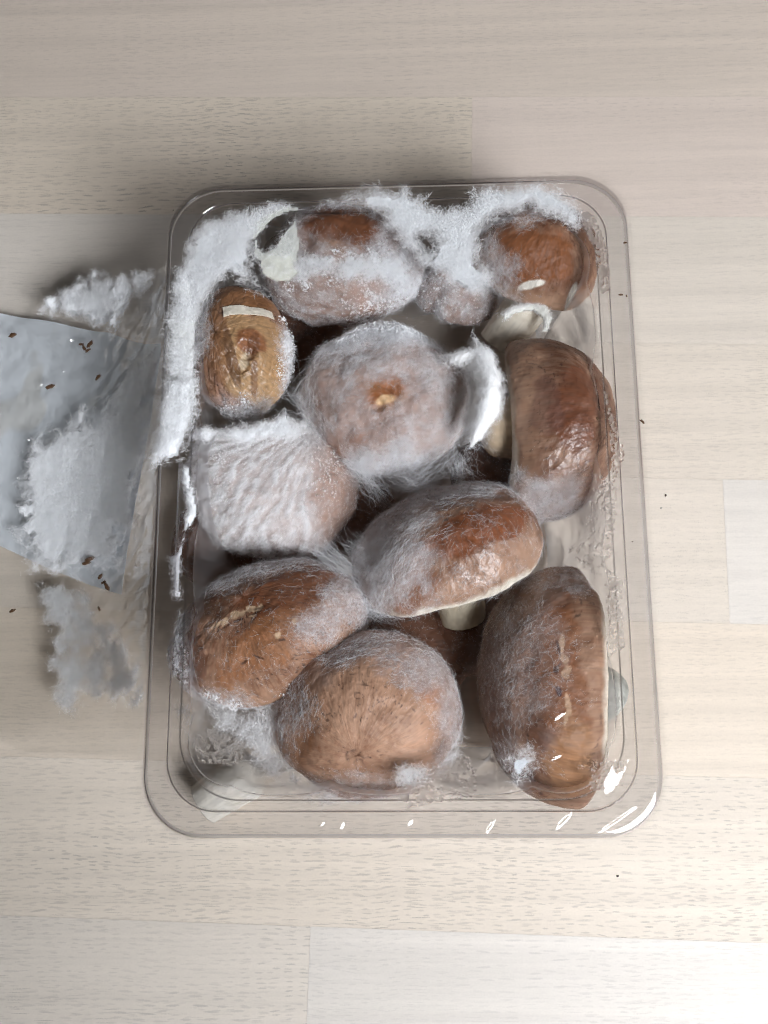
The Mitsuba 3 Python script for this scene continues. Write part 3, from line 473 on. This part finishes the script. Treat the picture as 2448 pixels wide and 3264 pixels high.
mat('cling_film__mould_edge_001', [(-62.9, 18.8), (-56.8, 20.2), (-51.3, 19.4), (-45.9, 21.0), (-40.5, 22.0), (-35.1, 24.0), (-27.6, 21.8), (-28.2, 17.6), (-34.9, 14.9), (-40.4, 16.4), (-45.7, 14.3), (-52.6, 16.8), (-58.0, 15.2), (-62.8, 14.6)], lambda q: 0 * q[:, 0] + 47.0, 2.5, 38, rag=3.0, n=7000, L=(.8, 2.2), soft=3, inset=.5, bump=2.0, rise=.6, label='white mould band below the slimy mushroom')
mat('mushroom_008__mould_mat', [(-35.1, -75.0), (-28.1, -81.1), (-20.6, -83.7), (-8.1, -83.8), (4.3, -80.0), (13.2, -69.1), (17.7, -65.5), (16.8, -75.2), (8.0, -81.2), (-2.0, -86.5), (-20.6, -87.3), (-30.6, -85.3)], lambda q: 0 * q[:, 0] + 42, 7, 39, core=0, rag=2.5, n=9000, density=.75, w=.085)
mat('punnet__mould_lace', [(-64.3, -61.4), (-53.8, -62.1), (-42.0, -62.8), (-31.8, -55.2), (-34.2, -65.4), (-35.3, -75.3), (-33.9, -82.7), (-41.7, -75.3), (-49.6, -70.3), (-54.9, -66.5), (-60.0, -70.3)], lambda q: 0 * q[:, 0] + 40, 10, 40, core=0, rag=4, n=7000, density=.55, L=(1.5, 5))
mat('punnet__mould_lace_001', [(-65.2, -32.8), (-62.1, -34.2), (-62.1, -44.7), (-59.3, -55.1), (-53.9, -60.2), (-44.6, -63.4), (-47.2, -64.7), (-57.7, -61.5), (-62.6, -53.8), (-64.7, -44.7)], lambda q: 0 * q[:, 0] + 44, 5, 41, core=0, rag=1.6, n=5000, density=.7, L=(1, 3))
mat('cling_film__mould_patch_004', [(25.8, -74.7), (34.6, -70.6), (37.0, -76.2), (33.0, -80.8), (28.8, -82.3), (27.2, -77.1)], zt, 1., 42, core=.4, flat=True, inset=.5, rag=.6, n=1500, rise=.2, bump=.4, soft=5, col=(.74, .78, .82), label='thin mould patch over the biggest mushroom')
mat('cling_film__mould_patch_005', [(-1.8, -81.8), (7.3, -80.7), (8.0, -77.2), (1.9, -76.0), (-1.7, -78.3)], zt, 1., 43, core=0, rag=.8, n=1800, density=.9)
mat('mushroom_004__mould_clump', [(12.7, 40.9), (20.2, 42.2), (22.6, 47.8), (25.2, 43.6), (29.3, 40.6), (32.1, 32.1), (31.1, 22.1), (27.5, 15.1), (21.0, 9.5), (19.0, 13.8), (19.5, 24.4), (21.0, 29.4), (19.8, 34.9), (14.7, 36.5)], lambda q: 48 + 6 * sst(0, 6, inside([(12.7, 40.9), (20.2, 42.2), (22.6, 47.8), (25.2, 43.6), (29.3, 40.6), (32.1, 32.1), (31.1, 22.1), (27.5, 15.1), (21.0, 9.5), (19.0, 13.8), (19.5, 24.4), (21.0, 29.4), (19.8, 34.9), (14.7, 36.5)], q)), 7, 44, rag=.8, n=9000, L=(.7, 2.2), soft=4, inset=.4, bump=1.2, rise=.55, col=(.93, .93, .91), label='dense white mould clump over the stump')
zl = lambda q: flapz(q[:, 0]) + 2.4
mat('cling_film__mould_patch_006', [(-124.2, 73.2), (-119.3, 78.9), (-108.8, 84.4), (-95.0, 82.5), (-78.7, 74.0), (-72.4, 67.6), (-85.5, 70.1), (-91.8, 66.2), (-94.4, 59.6), (-97.7, 63.1), (-105.6, 66.2)], lambda q: zl(q) + .8, 7, 45, rag=4.5, n=16000, bump=6.5, inset=.45, rise=.75, soft=5, L=(.8, 2.2), label='lumpy white mould crumbs on the crumpled flap edge')
mat('cling_film__mould_patch_007', [(-123.8, -19.4), (-130.7, 4.4), (-127.5, 26.9), (-105.5, 38.2), (-94.0, 39.1), (-84.2, 51.6), (-72.2, 43.2), (-73.9, 16.3), (-81.6, -10.0), (-86.5, -19.2), (-99.4, -20.6)], zl, 2.2, 46, core=.85, rag=8, n=34000, inset=.7, rise=.6, bump=3.4, soft=8, density=.6, w=.075, label='wide cottony mould layer over the label')
mat('cling_film__mould_patch_008', [(-120.2, -22.6), (-100.8, -26.5), (-88.0, -40.5), (-76.7, -49.6), (-75.0, -57.5), (-88.6, -58.7), (-100.3, -57.2), (-103.6, -61.5), (-110.6, -60.0), (-113.3, -46.8), (-110.5, -39.5)], lambda q: flapz(q[:, 0]) + 1.2, 1.0, 47, core=0, rag=6, n=22000, density=.55, w=.08, label='thin greyish mould on the film below the label')

mat('mushroom_001__veil', [(31.6, 58.9), (36.3, 62.2), (42.1, 63.3), (46.7, 62.0), (48.5, 57.3), (47.1, 52.4), (44.3, 52.0), (45.0, 56.6), (42.0, 59.3), (37.4, 58.5), (33.3, 56.1)], lambda q: 0 * q[:, 0] + 36, 2.5, 50, rag=.5, n=2500, L=(.5, 1.5), soft=2, bump=.6, rise=.7, col=(.80, .80, .74), label='white torn veil round the stem')
# fuzz on the caps
pf = put_fuzz
pf('mushroom', [fuzz('mushroom', 20000, [((-17.0, 82.1), (13, 6), -3, -1.), ((-38.1, 82.6), (7, 4.5), 50, -1.)], base=.8, seed=1, L=(.8, 2.4)), fuzz('mushroom', 5000, [((0.5, 65.9), (9, 10), 0, 1.)], seed=2, L=(1, 3), lift=.8)])
pf('mushroom_001', [fuzz('mushroom_001', 5000, [((29.0, 63.0), (8, 10), 0, 1.), ((28.9, 72.8), (4, 10), 0, .7), ((42.2, 86.5), (18, 5), 0, .6)], seed=3)])
pf('mushroom_002', [fuzz('mushroom_002', 7000, [((-32.3, 38.4), (3, 18), 0, 1.), ((-47.2, 24.8), (16, 5), 0, 1.), ((-60.4, 55.7), (4, 14), 0, .5)], seed=4)])
pf('mushroom_003', [fuzz('mushroom_003', 15000, [((-4.1, 28.5), (6.4, 4.2), 15, -1.), ((-13.5, 17.9), (12, 8), 0, -.6)], base=.5, seed=5, L=(1.2, 3.4), comb=(1, .3, 0)), fuzz('mushroom_003', 9000, [((-8.1, 47.9), (20, 5), 4, 1.), ((5.4, 8.0), (18, 6), -6, 1.)], seed=6, L=(1.5, 4.5), lift=1.)])
add('mushroom_003__mould_web_001', fuzz('mushroom_003', 1500, [((19.4, 23.5), (8, 22), 0, 1.), ((-1.5, 7.2), (26, 6), 0, 1.), ((-28.2, 27.9), (5, 20), 0, .7), ((-4.0, 51.3), (24, 5), 0, .8)], seed=61, L=(4, 9), w=.036, lift=.5, curl=.16, seg=5), 'hypha_white', kind='stuff', label='long loose mould threads round its rim')
pf('mushroom_004', [fuzz('mushroom_004', 4000, [((42.0, -4.7), (15, 8), 15, 1.), ((52.8, -6.2), (12, 6), 30, .8)], seed=7)])
pf('mushroom_005', [fuzz('mushroom_005', 12000, [((-4.2, -17.4), (13, 16), 20, 1.), ((18.9, 0.8), (20, 5), 12, 1.)], seed=8, L=(1.5, 4.5), comb=(-.6, -1, 0), base=.12)])
pf('mushroom_006', [fuzz('mushroom_006', 9000, [((-22.5, -39.4), (8, 6), 20, .8), ((-40.9, -20.6), (26, 5), 18, 1.), ((-13.8, -33.0), (6, 12), 20, .9), ((-62.1, -44.3), (4, 15), 15, .8), ((-51.4, -60.2), (12, 4), -15, 1.)], base=.04, seed=9)])
pf('mushroom_007', [fuzz('mushroom_007', 6500, [((28.4, -45.2), (14, 30), 0, .7), ((43.6, -24.2), (18, 6), 0, 1.), ((28.9, -75.8), (10, 10), 0, .9)], seed=10, L=(1, 3))])
pf('mushroom_008', [fuzz('mushroom_008', 9000, [((4.7, -50.3), (16, 6), -15, 1.), ((-11.1, -44.3), (22, 5), 8, 1.), ((15.6, -65.7), (6, 18), 0, 1.), ((-32.7, -60.3), (7, 18), 0, .8), ((-8.8, -83.4), (26, 5), 3, .9)], seed=11, L=(1.2, 3.6))])
v, f, N, _ = caps['mushroom_009']; rng = np.random.default_rng(912); hub = V((-19.9, 29.0)); e = v[:, :2] - hub; an = np.arctan2(e[:, 1], e[:, 0])
ray = sst(.35, .75, .5 + .5 * np.sin(an * 55 + 18 * (fb(v * .1, 4) - .5))) * (.15 + 1.6 * sst(.35, .65, fb(v * .45, 4))); left = sst(.25, -.25, (v[:, 0] - (-23.5, 2.8)[0]) / 25 + .8 * (fb(v * .1, 3) - .5))
p, nn = sample(v, f, (.10 + (.12 + ray) * left) * (v[:, 2] > 12) * np.clip(N[:, 2] + .5, 0, 1), 44000, rng); d = np.c_[p[:, :2] - hub, 0 * p[:, :1]]; d = unit(d - nn * (d * nn).sum(1, keepdims=True)) + .35 * rng.normal(size=p.shape) + nn * .55 * rng.random((len(p), 1))
add('mushroom_009__mould_fuzz', fibres(p + nn * 1.1 * rng.random((len(p), 1)) ** 2, d, rng.uniform(.8, 2.4, len(p)), .04 * rng.uniform(.6, 1.3, len(p)), rng, .35, 2), 'hypha_white', kind='stuff', label='soft mat of white mould threads fanning out to the left')
pf('mushroom_010', [fuzz('mushroom_010', 7000, [], base=.8, seed=13)])
for i, k in enumerate([k for k, *_ in low]): pf(k, [fuzz(k, 700, [], base=.6, seed=30 + i, L=(1, 3), minz=3)])
# granular mould
rng = np.random.default_rng(99)
def speckle(key, name, n, r, seed, areas, base=0., up=1.2, label='granular white mould'):
    v, f, N, _ = caps[key]; w = base * sst(.42, .62, fb(v * .45, 4, seed))
    for (cx, cy), rad, ro, amt in areas: w = np.maximum(w, amt * spot(v[:, :2], (cx, cy), rad, ro, .3, .9, seed, 1.4, .4) * (.2 + sst(.4, .6, fb(v * .5, 3, seed))))
    w = w * (N[:, 2] > -.1) * (v[:, 2] > 14) + 1e-9; p, nn = sample(v, f, w, n, rng); frost(key + '__' + name, p + nn * up * rng.random((n, 1)) ** 2, r, seed, label=label)
speckle('mushroom', 'mould_frost', 3000, .19, 91, [((-19.0, 68.4), (18, 4), 5, 1.), ((1.9, 66.9), (7, 8), 0, 1.), ((-5.2, 60.9), (9, 3), 20, .6)], up=.6)
speckle('mushroom_009', 'mould_frost', 1500, .17, 92, [((-57.4, 10.9), (8, 14), 0, 1.), ((-41.8, 18.8), (16, 5), 0, 1.), ((-22.4, 8.9), (5, 7), 0, 1.)], base=.0)
speckle('mushroom_010', 'mould_frost', 500, .22, 93, [], base=1.)
speckle('mushroom_002', 'mould_frost', 1100, .2, 94, [((-32.6, 39.9), (3, 18), 0, 1.), ((-46.1, 24.6), (14, 4), 0, 1.)])
speckle('mushroom_006', 'mould_frost', 1500, .2, 95, [((-63.9, -46.9), (3, 14), 15, 1.), ((-53.2, -60.9), (12, 3), -15, 1.), ((-30.5, -60.4), (3, 4), 0, 1.), ((-49.9, -17.8), (5, 3), 30, 1.)])
v3, f3, N3, _ = caps['mushroom_003']
w3 = np.maximum(spot(v3[:, :2], (-16.5, 49.3), (9, 4), 10, seed=4), spot(v3[:, :2], (1.7, 50.8), (10, 2.6), 0, seed=5)) * (N3[:, 2] > 0)
p3, n3 = sample(v3, f3, w3 + 1e-9, 2200, rng); frost('mushroom_003__mould_frost', p3 + n3 * rng.random((len(p3), 1)) * 2.2, .24, 97, label='granular white mould along its upper edge')
# ------------------------------------------------------------------ droplets under the film
rng = np.random.default_rng(61); pts = []
for pl, n in (([(54.0, 83.4), (58.8, 81.7), (62.3, 69.5), (62.3, 57.6), (59.5, 56.2), (58.9, 69.6)], 420), ([(46.5, -19.5), (51.4, -14.2), (54.8, 2.1), (61.3, -0.7), (59.0, -19.6), (53.3, -27.5)], 420), ([(56.0, -23.8), (60.7, -27.8), (60.3, -45.8), (56.4, -48.3)], 260), ([(-0.8, -82.9), (4.3, -78.0), (17.1, -73.7), (20.9, -76.8), (19.4, -84.1), (1.7, -87.1)], 560), ([(-56.4, -69.1), (-49.9, -66.6), (-42.0, -70.4), (-41.9, -76.6), (-53.6, -75.3)], 380), ([(58.9, 28.7), (63.8, 7.5), (60.0, -0.7), (59.8, 21.6)], 160), ([(50.9, -75.5), (58.4, -75.6), (58.1, -81.6), (49.3, -82.8)], 200)):
    lo, hi = V(pl).min(0), V(pl).max(0); q = rng.uniform(lo, hi, (n * 4, 2)); q = q[inside(pl, q) > 0][:n]; pts.append(np.c_[q, zf(q) - .9])
pts = np.vstack(pts); v, f = blobs(pts, rng.uniform(.16, .5, len(pts)), rng, .5, .0)
add('cling_film__droplet', (v, f), 'water', smooth=True, kind='stuff', label='beads of condensed water under the film')
mat('cling_film__mould_patch_009', [(-43.1, 81.5), (-35.5, 86.2), (-27.8, 86.6), (-29.5, 81.2), (-28.0, 75.1), (-28.9, 66.9), (-35.2, 69.0), (-41.2, 67.6), (-43.2, 74.0)], zt, 2., 48, rag=.8, n=1500, rise=.1, flat=True, soft=3, col=(.66, .67, .61), holes=[[(-40.5, 72.4), (-40.9, 76.2), (-38.4, 80.2), (-34.0, 83.6), (-29.8, 84.2), (-30.4, 81.2), (-33.7, 78.2), (-36.1, 73.0), (-38.5, 71.4)]], label='cream mould patch with an oval window in it')
# ------------------------------------------------------------------ crumbs
def crumb(key, c, r, seed, label):
    rng = np.random.default_rng(seed); m = trimesh.creation.icosphere(subdivisions=2); v = V(m.vertices)
    v = v * (1 + .7 * (fb(v * 1.3 + seed, 3) - .5))[:, None] * V([1, .6, .45]) * r; a = rng.random() * 3
    v = v @ V([[math.cos(a), -math.sin(a), 0], [math.sin(a), math.cos(a), 0], [0, 0, 1]]).T + V([*c, r * .35])
    add(key, (v, m.faces), 'dirt', smooth=True); tag(key, label, 'crumb')
crumb('crumb', (89.5, 7.9), .5, 1, 'larger dark soil crumb on the worktop right of the punnet')
crumb('crumb_001', (87.7, 3.5), .32, 2, 'tiny dark soil crumb just below the larger one on the right')
crumb('crumb_002', (66.5, -113.6), .42, 3, 'dark crumb on the worktop below the punnet, nearest its lower right corner')

# ------------------------------------------------------------------ outside the picture: the arm that holds the camera shades the lower left
t = np.linspace(0, 1, 40)[:, None]; arm = V([20., -560, 480]) * (1 - t) + V([100., -284, 336]) * t
v1, f1 = tube(arm, (112 - 24 * t[:, 0]) * np.sqrt(np.clip(1 - np.maximum((t[:, 0] - .88) / .12, 0) ** 2, .02, 1)) + 1.6 * np.sin(t[:, 0] * 60), 40)
u = np.linspace(0, 1, 40)[:, None]; a = np.arange(64) * 2 * np.pi / 64; w = (1 - .18 * np.sin(u * 3.1)) * (1 - .55 * sst(.82, 1.0, u))
v2 = np.stack([-170 + w * 215 * np.sign(np.cos(a)) * np.abs(np.cos(a)) ** .8, -560 - 30 * np.sin(u * 2.5) + w * 118 * np.sign(np.sin(a)) * np.abs(np.sin(a)) ** .8, -300 + 1050 * u + 0 * a], -1).reshape(-1, 3) + 5 * nz(np.repeat(u, 64, 1).reshape(-1, 1) * V([[9, 0, 0]]) + np.tile(a, 40)[:, None] * V([[0, 2, 0]]))[:, None]
add('photographer', join([(v1, f1), (v2, grid_faces(40, 64, True))]), 'cloth', smooth=True); tag('photographer', 'person in a dark jumper leaning over the worktop, below the lower edge', 'person')
rng = np.random.default_rng(404)
strp = [((-14.0, 10.2, 40.0), (-4.6, 0.8, 34.0)), ((1.2, 7.2, 40.0), (9.5, 1.8, 38.0)), ((16.5, 11.2, 40.0), (20.7, 5.0, 36.0)), ((19.6, 24.2, 40.0), (27.9, 18.1, 38.0)), ((17.7, 38.2, 42.0), (23.9, 31.4, 40.0)), ((-31.0, 30.9, 40.0), (-24.1, 25.5, 38.0)), ((-9.9, -30.1, 40.0), (-1.9, -33.9, 36.0)), ((13.7, 12.0, 40.0), (2.5, 2.9, 34.0))]
add('mushroom_003__mould_web', strands(strp, 130, rng, w=.036), 'hypha', kind='stuff', label='cobweb threads hanging across the gaps around it')
strp = [((-23.5, -15.0, 40.0), (-8.5, -26.1, 40.0)), ((-13.9, -30.1, 40.0), (-6.0, -35.4, 38.0)), ((-12.5, -15.4, 42.0), (-1.6, -24.3, 46.0)), ((-21.7, -51.4, 42.0), (-30.0, -57.8, 38.0))]
add('mushroom_005__mould_web', strands(strp, 110, rng, w=.036), 'hypha', kind='stuff', label='cobweb threads at its left end')
def flecks(key, pts, seed, zfun, r0=.5):
    rng = np.random.default_rng(seed)
    for i, (x, y) in enumerate(pts):
        m = trimesh.creation.icosphere(subdivisions=1); r = r0 * rng.uniform(.5, 1.5); a = rng.random() * 6; v = V(m.vertices) * r * V([1.6, .7, .35]) * (1 + .6 * (rng.random((42, 1)) - .5))
        v = v @ V([[math.cos(a), -math.sin(a), 0], [math.sin(a), math.cos(a), 0], [0, 0, 1]]).T + V([x, y, float(zfun(V([[x, y]]))[0])])
        add(key + ('_%03d' % i if i else ''), (v, m.faces), 'rot', smooth=True)
flecks('label_sheet__rot_fleck', [(-107.8, 59.3), (-106.5, 57.8), (-105.0, 56.6), (-104.2, 58.7), (-100.0, 46.2), (-118.6, 45.4), (-98.9, -15.0), (-100.1, -16.1), (-94.0, -21.1), (-92.6, -23.1), (-90.9, -24.7), (-93.8, -31.2), (-133.9, 65.2), (-126.2, -30.4)], 71, lambda q: flapz(q[:, 0]) + 4.8, .75)
flecks('punnet__soil_speck', [(67.3, 71.4), (66.7, 54.7), (65.0, 55.1), (68.5, 16.9), (69.0, 16.6), (-66.9, 85.4), (56.4, 17.8), (64.0, -17.4)], 72, lambda q: 0 * q[:, 0] + 56.3, .3)
